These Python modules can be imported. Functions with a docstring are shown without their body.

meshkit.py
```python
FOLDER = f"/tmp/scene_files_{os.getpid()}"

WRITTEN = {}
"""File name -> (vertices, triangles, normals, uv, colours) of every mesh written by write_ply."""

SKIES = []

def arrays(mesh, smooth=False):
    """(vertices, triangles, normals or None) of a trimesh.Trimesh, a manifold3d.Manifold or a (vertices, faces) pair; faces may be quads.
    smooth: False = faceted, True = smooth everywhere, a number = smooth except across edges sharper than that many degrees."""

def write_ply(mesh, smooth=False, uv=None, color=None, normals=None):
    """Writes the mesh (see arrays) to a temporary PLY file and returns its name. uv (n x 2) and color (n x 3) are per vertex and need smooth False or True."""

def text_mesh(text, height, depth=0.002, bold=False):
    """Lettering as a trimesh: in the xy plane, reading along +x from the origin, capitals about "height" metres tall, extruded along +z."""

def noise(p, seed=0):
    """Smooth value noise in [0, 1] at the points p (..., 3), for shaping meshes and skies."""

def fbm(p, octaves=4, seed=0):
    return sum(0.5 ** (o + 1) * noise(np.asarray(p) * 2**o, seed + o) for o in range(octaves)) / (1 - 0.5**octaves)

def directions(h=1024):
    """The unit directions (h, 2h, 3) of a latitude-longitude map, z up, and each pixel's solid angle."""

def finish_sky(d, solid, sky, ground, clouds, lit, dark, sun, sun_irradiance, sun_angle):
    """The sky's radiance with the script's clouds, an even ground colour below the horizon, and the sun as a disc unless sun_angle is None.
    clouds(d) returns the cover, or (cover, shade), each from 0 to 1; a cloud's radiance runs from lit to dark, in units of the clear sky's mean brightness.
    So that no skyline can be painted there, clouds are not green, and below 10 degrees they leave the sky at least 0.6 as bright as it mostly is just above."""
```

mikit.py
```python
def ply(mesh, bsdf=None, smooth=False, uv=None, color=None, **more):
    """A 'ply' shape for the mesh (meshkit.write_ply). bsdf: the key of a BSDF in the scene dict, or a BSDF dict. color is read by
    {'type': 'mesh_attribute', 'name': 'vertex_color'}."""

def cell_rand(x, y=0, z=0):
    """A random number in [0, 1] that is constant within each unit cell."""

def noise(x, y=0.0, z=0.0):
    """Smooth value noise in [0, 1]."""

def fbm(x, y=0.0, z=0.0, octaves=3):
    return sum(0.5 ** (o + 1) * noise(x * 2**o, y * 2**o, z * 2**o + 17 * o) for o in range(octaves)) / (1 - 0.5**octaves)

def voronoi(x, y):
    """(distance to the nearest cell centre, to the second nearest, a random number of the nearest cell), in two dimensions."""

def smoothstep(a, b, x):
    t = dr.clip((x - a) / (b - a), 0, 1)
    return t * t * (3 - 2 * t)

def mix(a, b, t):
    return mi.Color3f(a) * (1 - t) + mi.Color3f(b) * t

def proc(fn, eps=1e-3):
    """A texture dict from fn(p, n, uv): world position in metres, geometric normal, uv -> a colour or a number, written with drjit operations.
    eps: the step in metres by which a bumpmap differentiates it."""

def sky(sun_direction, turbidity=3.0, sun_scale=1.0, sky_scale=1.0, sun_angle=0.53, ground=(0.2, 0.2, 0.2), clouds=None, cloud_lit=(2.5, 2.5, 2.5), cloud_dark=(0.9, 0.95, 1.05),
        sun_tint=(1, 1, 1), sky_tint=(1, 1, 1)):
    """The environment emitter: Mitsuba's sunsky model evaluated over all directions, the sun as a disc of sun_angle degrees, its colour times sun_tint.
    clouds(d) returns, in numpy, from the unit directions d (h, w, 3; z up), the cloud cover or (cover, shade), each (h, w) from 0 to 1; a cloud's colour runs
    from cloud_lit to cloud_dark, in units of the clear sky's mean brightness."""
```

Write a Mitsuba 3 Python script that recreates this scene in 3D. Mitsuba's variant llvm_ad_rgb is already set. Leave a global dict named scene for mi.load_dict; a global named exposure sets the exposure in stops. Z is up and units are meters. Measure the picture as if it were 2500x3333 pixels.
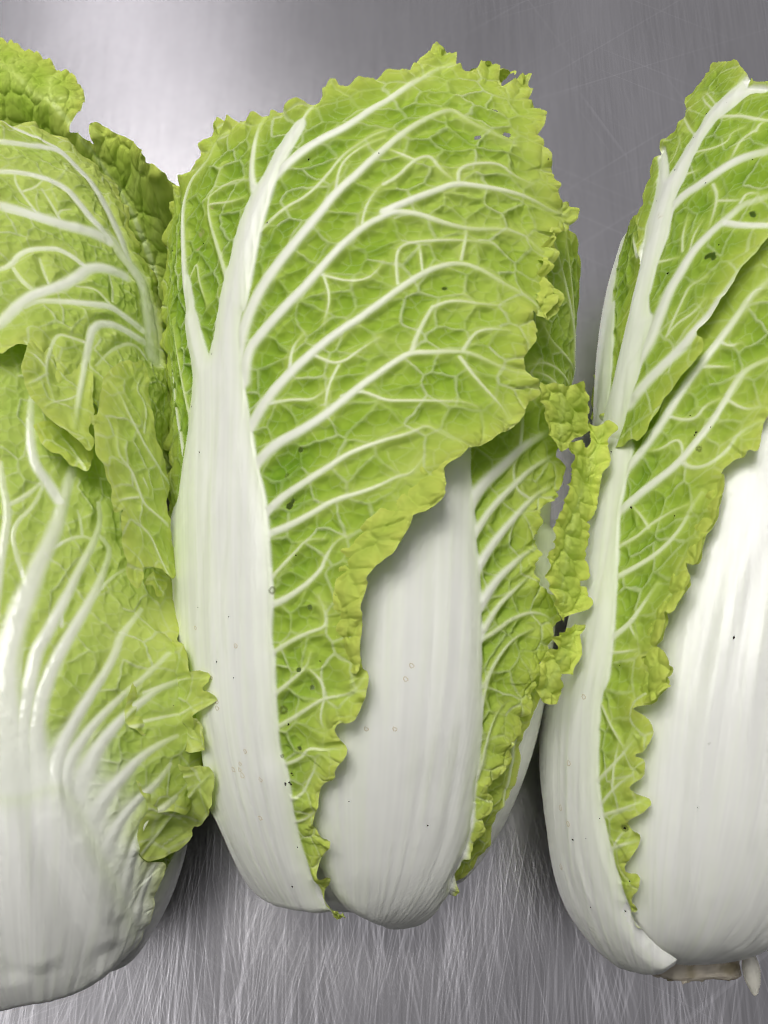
import math, json
import numpy as np
import drjit as dr
import mitsuba as mi
import mikit, meshkit
from scipy.interpolate import CubicSpline, RBFInterpolator
from scipy.spatial import cKDTree, Delaunay
from shapely import Polygon, contains_xy

T = mi.ScalarTransform4f
scene, labels = {}, {}
exposure = 0.22

# ------------------------------------------------------------------ camera
TILT = math.radians(18.0)
TARGET = np.array([0, 0, 0.07])
EYE = TARGET + 0.385 * np.array([0, -math.sin(TILT), math.cos(TILT)])
scene['camera'] = {'type': 'perspective', 'fov': 45.0, 'fov_axis': 'x', 'near_clip': 0.01, 'far_clip': 60.0,
                   'to_world': T().look_at(origin=EYE.tolist(), target=TARGET.tolist(), up=[0, 1, 0])}

# ------------------------------------------------------------------ lamps: a glowing ceiling added as ambient fill, and a row of brighter panels on the left
def lamp(key, x, y, z, sx, sy, rgb, label):
    scene[key] = {'type': 'rectangle', 'to_world': T().translate([x, y, z]).rotate([1, 0, 0], 180).scale([sx / 2, sy / 2, 1]),
                  'emitter': {'type': 'area', 'radiance': {'type': 'rgb', 'value': rgb}}}
    labels[key] = {'label': label, 'category': 'ceiling lamp'}
lamp('fill_ceiling', 0, 3.0, 2.6, 9, 9.2, [0.33, 0.325, 0.34], 'wide dim glowing ceiling added as fill light high above the steel table')
lamp('ceiling_lamp', -0.34, 0.50, 1.5, 0.8, 0.72, [9.0, 8.8, 8.5], 'bright ceiling lamp panel up to the left above the cabbages')
lamp('ceiling_lamp_001', -0.85, 2.35, 2.2, 0.3, 1.2, [3.5, 3.38, 3.55], 'bright ceiling lamp panel far beyond the table top end')
lamp('ceiling_lamp_002', -0.95, -0.65, 2.2, 0.4, 0.8, [1.8, 1.77, 1.8], 'ceiling lamp panel behind the camera on the left')

# ------------------------------------------------------------------ materials
from mikit import noise, fbm, smoothstep, proc

def turned(p, deg):
    c, k = math.cos(math.radians(deg)), math.sin(math.radians(deg))
    return p.x * c + p.y * k, -p.x * k + p.y * c
SCRATCH = ((84, 1900, 26, 0.8, 1), (91, 1600, 30, 0.8, 2), (76, 1800, 24, 0.8, 3), (68, 1500, 34, 0.5, 6), (103, 1600, 38, .7, 7), (118, 1500, 30, .25, 11))
LONG = ((35, 620, 4, 0.8, 4), (152, 700, 5, 0.9, 5), (20, 800, 5, 0.6, 8), (118, 700, 6, .7, 9))
def scratches(p):
    wear = smoothstep(-0.02, -0.15, p.y + 0.12 * (fbm(p.x * 14, p.y * 14) - 0.5))
    h, g = mi.Float(0), mi.Float(0)
    for ang, f, l, w, s in SCRATCH:
        u, v = turned(p, ang)
        h += w * (0.10 + wear) * smoothstep(0.60, 0.92, noise(v * f, u * l, 31.0 * s)) * smoothstep(.3, .6, noise(v * 60, u * 20, 9.0 * s))
    for ang, f, l, w, s in LONG:
        u, v = turned(p, ang)
        g += w * smoothstep(0.92, 1.0, noise(v * f, u * l, 31.0 * s))
    return h, g
def steel_relief(p, n, uv):
    h, g = scratches(p)
    return h + 0.5 * g + 0.6 * fbm(p.x * 90, p.y * 40)
def steel_tint(p, n, uv):
    h, g = scratches(p)
    grain = noise(p.x * 1600, p.y * 60) - .5 + .7 * (noise(p.x * 900, p.y * 30, 5.0) - .5)
    wear = smoothstep(-0.02, -0.15, p.y + 0.12 * (fbm(p.x * 14, p.y * 14) - 0.5))
    m = dr.clip(0.50 - 0.09 * wear + (0.05 + 0.06 * wear) * grain + 0.22 * h + 0.10 * g + 0.14 * (fbm(p.x * 16, p.y * 9) - .5), 0.2, 0.95)
    return mi.Color3f(m, m * 0.982, m * 1.0)
scene['steel'] = {'type': 'bumpmap', 'arbitrary': proc(steel_relief, eps=2e-4), 'scale': 1.7e-5,
                  'nested': {'type': 'roughconductor', 'material': 'none', 'alpha_u': 0.085, 'alpha_v': 0.12, 'distribution': 'beckmann',
                             'specular_reflectance': proc(steel_tint)}}
VC = {'type': 'mesh_attribute', 'name': 'vertex_color'}
veiny = proc(lambda p, n, uv: uv.x)          # 1 on the thick opaque veins, 0 on the thin tissue
for key, ro in (('blade_skin', .40), ('wet_skin', .18)):
    scene[key] = {'type': 'blendbsdf', 'weight': veiny,
                  'thin': {'type': 'principledthin', 'base_color': VC, 'roughness': ro, 'diff_trans': 0.45, 'eta': 1.4},
                  'thick': {'type': 'twosided', 'bsdf': {'type': 'principled', 'base_color': VC, 'roughness': ro, 'specular': .5}}}
def stalk_relief(p, n, uv):
    return noise(p.x * 1500, p.y * 700, p.z * 1500) + 0.6 * noise(p.x * 3000, p.y * 1500, p.z * 3000)
scene['stalk_skin'] = {'type': 'twosided', 'bsdf': {'type': 'bumpmap', 'arbitrary': proc(stalk_relief, eps=1.2e-4), 'scale': 4.5e-5,
                       'nested': {'type': 'principled', 'base_color': VC, 'roughness': 0.27, 'specular': 0.5}}}
scene['matte_skin'] = {'type': 'twosided', 'bsdf': {'type': 'principled', 'base_color': VC, 'roughness': 0.6, 'specular': 0.4}}
scene['tan'] = {'type': 'twosided', 'bsdf': {'type': 'diffuse', 'reflectance': {'type': 'rgb', 'value': [0.62, 0.54, 0.38]}}}
scene['dirt'] = {'type': 'twosided', 'bsdf': {'type': 'diffuse', 'reflectance': {'type': 'rgb', 'value': [0.012, 0.012, 0.009]}}}

# ------------------------------------------------------------------ the steel table
scene['steel_table'] = {'type': 'rectangle', 'to_world': T().translate([0, 0.4, 0]).scale([1.4, 1.2, 1]), 'bsdf': {'type': 'ref', 'id': 'steel'}}
labels['steel_table'] = {'label': 'scratched brushed stainless steel table top under the cabbages', 'kind': 'structure'}

# ------------------------------------------------------------------ the heads: round bodies that the leaves wrap
TK = np.linspace(0, 1, 8)
class Head:
    def __init__(s, y0, L, W, C):
        s.y0, s.L, s.H = y0, L, 0.066
        s.w, s.c = CubicSpline(TK, W, bc_type='natural'), CubicSpline(TK, C, bc_type='natural')
    def P(s, a, t):
        e = np.maximum(np.sin(np.pi * np.clip(t, 0, 1)), 1e-6) ** 0.62
        w = s.w(t) * e
        sa, ca = np.sin(a), np.cos(a)
        return np.stack([s.c(t) + w * np.sign(sa) * np.abs(sa) ** .92, s.y0 + s.L * (1 - np.cos(np.pi * t)) / 2,
                         s.H + .86 * w * np.sign(ca) * np.abs(ca) ** .92], -1)
    def N(s, a, t):
        t = np.clip(t, 2e-3, 1 - 2e-3)
        n = np.cross(s.P(a + 1e-3, t) - s.P(a - 1e-3, t), s.P(a, t + 1e-3) - s.P(a, t - 1e-3))
        return n / np.maximum(np.linalg.norm(n, axis=-1, keepdims=True), 1e-12)
HEADS = {k: Head(**v) for k, v in {'c': {'y0': -0.1561, 'L': 0.3504, 'W': [0.068, 0.0735, 0.079, 0.0804, 0.0885, 0.1061, 0.1121, 0.1027], 'C': [-0.008, -0.0071, -0.0061, -0.0049, -0.0036, -0.0021, -0.0004, 0.0014]}, 'l': {'y0': -0.182, 'L': 0.3581, 'W': [0.0766, 0.0858, 0.0896, 0.0805, 0.0779, 0.0858, 0.099, 0.1092], 'C': [-0.1255, -0.138, -0.1502, -0.162, -0.1735, -0.1846, -0.1954, -0.2058]}, 'r': {'y0': -0.1703, 'L': 0.4121, 'W': [0.0792, 0.0891, 0.0887, 0.083, 0.0886, 0.0954, 0.1029, 0.1088], 'C': [0.1034, 0.1219, 0.1413, 0.1617, 0.1831, 0.2055, 0.2289, 0.2533]}}.items()}
CA, CT = 80.0, 520.0          # chart: millimetres per radian round the head, per unit along it
LEAVES = [
{"name":"front","cab":"c","off":5,"par":{"label":"front leaf with a wide white rib and long veins fanning right over the head","tone":1.0,"yel":0.2,"edge":1.0,"ruf":3.6,"puff":1},"lift":[[-636,3087,0],[-682,4358,0],[-1146,4513,-40],[-1169,5222,-40],[-1115,3657,-40],[-1118,6337,-30],[-975,6999,-20],[-963,2185,-20],[-51,3664,30],[-302,2410,20],[-261,1525,10],[-163,5161,20],[312,4840,90],[221,4482,70],[113,4098,50],[563,5206,110],[575,5537,100],[697,6411,60],[719,5842,80],[587,7076,60],[319,7523,40],[-75,6423,20],[-375,7039,10],[-826,6104,0],[-746,6868,0],[-438,4600,10],[311,5972,30],[144,5474,30]],"out":[7,3212,7,3109,-22,2906,-60,2874,-101,2876,-114,2810,-64,2697,-65,2645,-122,2561,-111,2477,-178,2441,-195,2332,-190,2258,-232,2161,-224,2018,-149,1985,-161,1888,-211,1820,-251,1701,-244,1615,-183,1600,-195,1494,-256,1378,-216,1222,-78,1081,-234,978,-568,961,-959,993,-1221,1214,-1155,1683,-1100,1981,-1199,2229,-1057,2493,-1034,2772,-1134,3142,-1173,3409,-1526,3706,-1543,4074,-1501,4605,-1214,4839,-1458,5216,-1525,5465,-1401,5890,-1338,6262,-1433,6515,-1417,6856,-1355,7149,-1275,7331,-1021,7184,-873,7170,-852,7256,-865,7468,-821,7490,-812,7654,-698,7547,-587,7387,-541,7422,-448,7324,-355,7349,-329,7410,-264,7348,-212,7431,-217,7531,-166,7622,-113,7494,-30,7608,12,7662,87,7672,128,7864,198,8011,210,8269,327,8426,316,7993,311,7881,390,7806,440,8020,504,8159,510,7954,506,7725,533,7701,619,7955,802,8344,613,7600,660,7589,702,7510,652,7292,619,7131,612,7137,634,7085,656,6930,680,6868,697,6775,710,6661,717,6603,778,6644,800,6593,801,6492,766,6386,693,6314,700,6279,685,6163,685,6033,649,5942,711,5856,706,5753,686,5671,647,5585,543,5642,589,5556,587,5458,586,5497,579,5376,538,5266,564,5163,608,5088,605,5023,555,4988,529,4857,489,4784,443,4735,399,4666,352,4641,334,4639,309,4573,262,4533,245,4502,257,4428,243,4325,207,4249,134,4206,135,4179,108,4058,81,3971,50,3949,13,3890,-9,3815,1,3785,-26,3623,-15,3578,-24,3373,-15,3235],"rib":[[-235,1096,-280,1332,-310,1522,-319,1678,-350,1887,-350,2058,-351,2317,-351,2535,-384,2658,-381,2859,-380,3149,-375,3381,-384,3341,-392,3496,-374,3719,-388,3947,-392,4128,-402,4283,-415,4403,-449,4563,-459,4657,-497,4925,-529,5173,-533,5323,-541,5473,-546,5625,-527,5704,-516,5680,-480,5904,-437,6245,-406,6417,-362,6718,-336,6812,-304,6959,-263,7137,-281,7210,-328,7090,-379,6899,-411,6719,-452,6626,-487,6512,-536,6325,-590,6040,-646,5820,-692,5538,-705,5540,-730,5417,-768,5532,-798,5671,-818,5809,-835,5830,-844,6021,-874,6174,-889,6052,-885,5862,-911,5883,-929,5756,-898,5594,-872,5422,-872,5301,-909,5147,-947,4960,-1036,4761,-1116,4540,-1469,4593,-1626,4098,-1576,3535,-975,3378,-941,2943,-1065,2586,-1446,2165,-1271,1903,-1432,1550,-1439,1158,-1296,847,-625,865,-277,888]],"veins":[[[-305,7029,-274,7195,-245,7338,-221,7433],8,3],[[-371,6681,-280,6836,-185,6964,-100,7046,15,7302,77,7456,191,7752,295,7948],15,6],[[-546,5343,-529,5514,-480,5685,-407,5862,-290,6088,-191,6295,-133,6455,-55,6610,18,6813,62,6931,133,7077,212,7200,268,7252,314,7148,397,7071,510,7006],20,5],[[-520,5172,-504,5376,-429,5487,-325,5644,-234,5784,-130,6005,-43,6170,23,6263,60,6298,139,6284,223,6230,314,6199,389,6213,487,6247,575,6221,630,6128],18,4],[[23,6294,114,6391,204,6480,271,6548,375,6550,503,6557,603,6539,677,6505,763,6520],11,4],[[-479,4862,-406,5018,-306,5171,-212,5297,-126,5416,-37,5520,31,5647,106,5765,188,5875,300,5950,399,5893,467,5820,578,5748,654,5655],17,4],[[-454,4596,-353,4715,-256,4773,-162,4858,-78,4976,-10,5082,36,5158,82,5222,128,5272,194,5272,311,5289,375,5256,482,5182,563,5179],16,4],[[128,5272,145,5386,177,5519,202,5602,202,5598,273,5658,385,5639,474,5650],8,4],[[311,5289,354,5424,400,5462,487,5468],6,3],[[302,5246,362,5098,459,4937,488,4861],6,3],[[-96,4983,-32,5020,37,4946,85,4940,179,4941,265,4939,319,4941,366,4915],7,3],[[-402,4267,-322,4361,-211,4456,-141,4525,-76,4598,-14,4645,40,4684,103,4713,149,4742,182,4778,225,4737,281,4690],12,3],[[-388,4128,-299,4163,-200,4236,-113,4316,-25,4351,44,4408,91,4453,136,4464,184,4583],10,3],[[-389,3824,-319,3926,-270,3994,-225,4072,-154,4068],7,3],[[-384,3662,-310,3699,-222,3784,-162,3879,-153,3936,-112,4051,-54,4092],9,3],[[-389,3341,-292,3425,-203,3481,-143,3507,-152,3626,-179,3715],8,3],[[-382,3067,-309,3145,-225,3248,-208,3340],7,3],[[-381,2841,-294,2905,-212,2985,-154,3041,-81,3054,-30,3092,-1,3197],7,3],[[-154,3041,-162,3155,-225,3248],4,3],[[-154,3041,-175,2906,-158,2826],4,2],[[-358,2571,-267,2617,-232,2699,-160,2679,-83,2697],6,2],[[-357,2297,-282,2333,-230,2475,-183,2612],5,2],[[-359,2100,-285,2131,-229,2203],5,2],[[-877,5635,-860,5796,-853,5788,-902,6156,-941,6594,-971,6898,-900,7093,-778,7147,-763,7355,-663,7348],21,6],[[-607,5978,-645,6199,-713,6517,-727,6718,-673,6800,-661,6999],8,3],[[-845,6115,-788,6210,-778,6036,-732,5826],4,3],[[-466,6613,-484,6780,-484,7012,-477,7208,-448,7324],10,5],[[-426,6257,-328,6391,-237,6455,-161,6614,-114,6773,-50,6883,17,6992],6,4],[[-133,6455,-121,6688,-64,6820,18,6922],5,3],[[-718,6646,-573,6565,-516,6568],4,3],[[-727,6718,-592,6765,-485,6718],3,2],[[-176,5841,-87,5784,-10,5796,27,5927],5,3],[[-172,5842,-145,5671,-170,5495],5,3],[[-43,6170,-29,6344,9,6495],4,3],[[-406,4987,-285,4996,-207,4970,-144,5055],6,4],[[-306,5171,-298,5343,-250,5431],6,4],[[-204,5279,-112,5194,-34,5300,20,5380],6,4],[[-112,5194,-146,5072,-162,4905],5,4],[[21,6514,65,6573,117,6719,175,6774,210,6655,272,6557],6,5],[[125,6719,70,6777,32,6813],4,4],[[281,6558,279,6657,318,6723,442,6784,503,6696,591,6672],6,4],[[75,5764,65,5965,86,6048,141,6075,296,6113,430,6115],5,4],[[162,5838,147,6059],4,4],[[305,5968,316,6110,322,6201],5,4],[[-923,5103,-1004,5386,-1070,5696,-1119,5959],8,4]],"groove":[[[-678,5359,-696,4794,-737,4329,-809,3714,-821,3190,-842,2576,-969,1842,-937,1175],10,-0.9],[[-582,5540,-583,4919,-578,4283,-661,3685,-628,3170],7,-0.5],[[-631,5339,-654,4623,-701,4007,-738,3181,-744,2574],10,0.6],[[-471,4444,-458,3957,-464,3156,-455,2746,-448,2202],14,0.8],[[-914,4796,-943,4232,-1000,3207,-967,2586],10,-0.5],[[-522,4806,-499,4267,-537,3356],6,0.4]],"marks":[["hole",449,7339,9],["hole",486,7083,13],["hole",360,6997,10],["hole",247,5749,7],["hole",-258,4659,6],["hole",-299,4298,9],["hole",-286,4331,6],["hole",-212,3636,8],["hole",-261,3232,6],["hole",-211,3110,6],["hole",-274,2685,5],["spot",-373,3761,14],["spot",-349,2958,14],["spot",-364,2638,7],["spot",-313,4508,10],["scar",-854,6713,14],["scar",-804,6605,12],["scar",-784,6462,16],["scar",-796,6334,14],["scar",-701,6610,9],["speck",-704,5448,4],["speck",-794,4772,6],["speck",-823,3721,3.5],["speck",-592,3609,3.5],["speck",-685,3325,5],["speck",-877,5151,3.5],["speck",-269,3979,4],["speck",-579,3204,3.5],["speck",-356,1877,4],["speck",-464,1456,4.5],["speck",-317,2865,5],["speck",-359,2425,8],["speck",-343,2437,6],["speck",-327,2501,5],["speck",-336,2420,5],["speck",-319,2489,3.5],["speck",-238,6795,6],["speck",-400,6295,6],["speck",-755,6334,6],["speck",-1155,6634,5],["speck",6,6774,3.5],["speck",644,6905,5],["speck",-169,3284,5],["speck",-109,3708,4],["ring",-667,2538,9],["ring",-621,2539,7],["ring",-603,2590,6],["ring",-606,2489,9],["ring",-496,2466,8],["ring",-705,3048,8],["ring",-711,3009,8],["ring",-731,3221,7],["ring",-558,2684,7],["ring",-545,2144,7],["ring",-856,3578,7],["ring",-562,3418,8]]},
{"name":"top_frill","cab":"c","off":8,"par":{"adax":1,"tone":1.0,"yel":0.25,"edge":1.0,"ruf":2.2,"label":"puckered frill round the top edge of the front leaf"},"lift":[[-685,7066,30],[-518,7184,30],[-321,7178,30],[-147,7402,30],[83,7519,30],[262,7943,30],[454,7949,40],[689,8030,40],[660,7354,40],[677,6733,40],[792,6564,40],[721,6520,-80],[713,6805,-100],[677,7050,-100],[636,7431,-100],[640,8340,-100],[429,8818,-100],[69,7902,-100],[-72,7649,-100],[-385,7416,-100],[-687,7523,-100],[-879,7515,-100]],"out":[-801,7137,-726,7181,-729,7287,-668,7318,-598,7287,-540,7254,-499,7286,-432,7270,-330,7239,-306,7288,-265,7350,-207,7365,-204,7399,-153,7477,-112,7501,-33,7697,12,7767,84,7598,121,7764,188,7888,182,7923,283,8119,348,8211,445,8673,455,8145,444,8039,459,7964,518,7981,595,8049,627,8017,622,7966,697,8045,653,7717,661,7591,672,7426,685,7370,671,7259,662,7263,686,7206,706,7038,683,6873,678,6734,713,6660,743,6646,780,6645,803,6596,833,6538,821,6464,788,6444,721,6520,713,6805,677,7050,649,7279,628,7447,616,7810,640,8340,553,8390,429,8818,151,7793,69,7902,12,7786,-72,7649,-163,7414,-254,7291,-385,7416,-493,7290,-687,7523,-718,7415,-879,7515,-826,7185],"rib":[],"veins":[],"groove":[]},
{"name":"side_frill","cab":"c","off":12,"par":{"adax":1,"tone":1.0,"yel":0.35,"edge":1.0,"ruf":2.6,"label":"small puckered frill on the right edge of the front leaf"},"lift":[[654,6234,40],[645,5997,50],[661,5717,60],[630,5571,50],[639,5667,-30],[611,5916,-50],[631,6141,-50],[668,6352,-20]],"out":[666,6361,654,6247,664,6223,650,6107,648,5979,636,5918,673,5806,670,5703,648,5621,628,5559,622,5632,603,5777,603,5931,619,6135],"rib":[],"veins":[],"groove":[]},
{"name":"margin_frill","cab":"c","off":9,"par":{"adax":1,"tone":1.0,"yel":0.4,"edge":1.0,"ruf":2.6,"label":"puckered yellow green frill along the diagonal leaf edge"},"lift":[[251,4433,50],[309,4573,50],[130,4176,50],[49,3941,40],[1,3777,40],[-23,3616,40],[-22,3369,30],[-15,3220,10],[-125,3632,-50],[-105,3404,-50],[-68,3249,-40],[-72,4051,-50],[96,4396,-50],[219,4691,-40],[344,4785,-40],[170,4407,20],[-50,3768,10],[-57,3475,0],[5,4086,10]],"out":[312,4576,262,4518,246,4493,251,4418,242,4309,203,4236,131,4188,130,4156,103,4045,78,3953,48,3933,15,3872,-7,3801,4,3766,-23,3614,-11,3570,-22,3369,-13,3238,-35,3189,-67,3250,-105,3404,-125,3632,-113,3850,-81,4036,-23,4125,32,4243,97,4380,153,4553,214,4679,277,4749,335,4771,359,4693],"rib":[],"veins":[],"groove":[]},
{"name":"right_stalk","cab":"c","off":1,"par":{"label":"right hand leaf with a broad smooth white stalk and a crinkled green right edge","tone":1.0,"yel":0.25,"edge":1.0,"ruf":2.6,"puff":1},"lift":[[343,4267,0],[336,2342,0],[693,4643,10],[892,3731,30],[759,3264,30],[722,2161,10],[87,2338,0]],"out":[-111,635,571,100,1299,331,920,976,922,1183,774,1380,752,1577,743,1816,755,2006,697,2116,737,2180,763,2286,664,2364,709,2444,727,2559,828,2582,725,2724,796,2793,787,2880,817,3004,845,3175,808,3286,822,3193,826,3296,914,3392,919,3492,886,3600,977,3601,1049,3704,999,3822,880,3857,813,3858,762,3973,812,4099,779,4220,806,4354,785,4397,942,4511,966,4668,939,4858,972,5075,836,5183,669,5234,480,5062,319,4872,134,4629,-118,4399,-433,3971,-351,2343,-282,1365],"rib":[[389,4880,399,4728,405,4484,430,4334,442,4119,472,3817,492,3508,508,3157,537,2986,562,2732,598,2363,677,1938,737,1634,765,1396,824,1184,1697,81,440,20,-702,611,-467,2892,-558,4300,-34,4856,217,5012]],"veins":[[[408,4345,472,4493,581,4642,686,4800,849,4947,930,5004],18,8],[[672,4795,679,4926,677,5039],7,5],[[438,4149,525,4350,639,4516,755,4674,943,4842],10,5],[[450,3909,533,4103,648,4298,749,4451,913,4599],13,5],[[749,4451,656,4487,630,4624,661,4725],6,4],[[479,3678,557,3862,663,4003,800,4147],14,5],[[496,3493,573,3691,649,3795,763,3942],9,3],[[488,3445,572,3517,661,3623,817,3699,999,3642],8,3],[[537,3133,587,3328,672,3483,792,3566],7,3],[[541,2906,548,3157,587,3306],6,3],[[606,2441,603,2856,664,3007],6,2]],"groove":[[[237,4256,247,3644,261,3140,269,2891,277,1942,301,1060],9,-0.5],[[357,4567,385,3807,406,3149,422,2900,464,2158,500,1414],9,-0.6],[[146,3788,151,3136,137,2719,89,1699],16,0.5],[[290,4407,315,3647,333,3145,358,2725,409,1696],14,0.5],[[540,2551,622,2052,715,1551],3,0.4],[[548,2643,620,2158,702,1690],3,0.3]],"marks":[["ring",170,3248,8],["ring",157,3163,8],["ring",114,2816,7],["ring",1,2814,7],["speck",343,2024,4],["speck",-68,2238,3],["hole",779,4189,9]]},
{"name":"edge_strip","cab":"c","off":-1.5,"par":{"tone":1.0,"yel":0.35,"edge":1.0,"ruf":1.5,"label":"narrow yellow green leaf edge on the lower right flank"},"lift":[[1034,3212,40],[916,2865,30],[921,2553,20],[848,1868,0],[620,3070,-10],[904,3345,20]],"out":[904,3345,1019,3282,1290,3201,1024,3145,974,3014,926,2865,899,2755,960,2555,996,2270,933,2157,965,1996,1073,1701,1010,1302,968,1210,664,1415,695,1872,677,2326,614,2893,586,3399,590,3358,809,3388],"rib":[],"veins":[[[847,2774,936,2269,1073,1701],8,3]],"groove":[]},
{"name":"right_flank","cab":"c","off":-4,"par":{"tone":1.0,"yel":0.2,"edge":0,"ruf":0,"label":"pale outer leaf stalk along the lower right flank"},"out":[524,3514,634,4171,904,4396,1456,4403,1851,3967,1778,3610,2106,3070,2165,2617,2211,2119,2184,1528,2036,990,1640,810,516,1558,439,2876],"rib":[[455,3507,557,4236,897,4478,1680,4573,2149,4041,2290,3723,2303,3093,2361,2633,2523,2091,2546,1426,2395,849,2006,579,407,1566,372,2873]],"veins":[],"groove":[]},
{"name":"upper_flank","cab":"c","off":-2,"par":{"tone":1.0,"yel":0.2,"edge":1.0,"ruf":1.0,"label":"crinkled leaf with pale veins on the upper right flank"},"out":[598,6504,728,6700,945,6740,1294,6875,1466,6554,1672,6197,1714,6340,1905,6006,1706,5627,1099,5107,804,4920,581,4949,504,5251,545,5773,536,5995],"rib":[],"veins":[[[1620,5765,1325,5775,1298,5921,1096,6126,950,6368,887,6511],13,6],[[1229,6022,1136,6261,1061,6477,1024,6602],7,4],[[1554,5745,971,5650,823,5789,864,5788],8,4],[[1224,5516,888,5518,741,5401],5,3],[[1101,5394,897,5416,778,5382],5,3]],"groove":[]},
{"name":"left_flank","cab":"c","off":0,"par":{"tone":1.0,"yel":0.0,"edge":0.6,"ruf":0.6,"label":"narrow dark green leaf edge down the left flank"},"out":[-1279,7081,-1390,7096,-1550,6991,-1628,6568,-1566,6450,-1704,5879,-1681,5054,-1532,4526,-1103,4451,-915,4719,-864,5204,-891,5744,-929,6005,-1003,6570],"rib":[],"veins":[[[-1014,4420,-1054,4874,-1231,5352,-1353,5958,-1278,6269],14,7]],"groove":[],"marks":[["speck",-1235,6471,5]]},
{"name":"curled_patch","cab":"c","off":2,"par":{"adax":1,"tone":1.1,"yel":0.4,"edge":1.0,"ruf":1.2,"label":"bubbly leaf lobe curled outward on the right side"},"free":[[547,286,1330],[651,301,1249],[759,384,1130],[778,291,1079],[655,218,1230],[564,161,1302],[753,172,1092],[609,53,1248],[673,113,1190]],"out":[547,286,572,280,618,306,672,309,719,355,755,385,762,350,778,291,764,236,753,172,704,140,665,104,658,78,636,58,609,53,590,90,579,126,564,155,562,177,575,192,547,222],"rib":[],"veins":[[[609,64,633,152,641,228,637,301],4,3]],"groove":[]},
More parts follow.
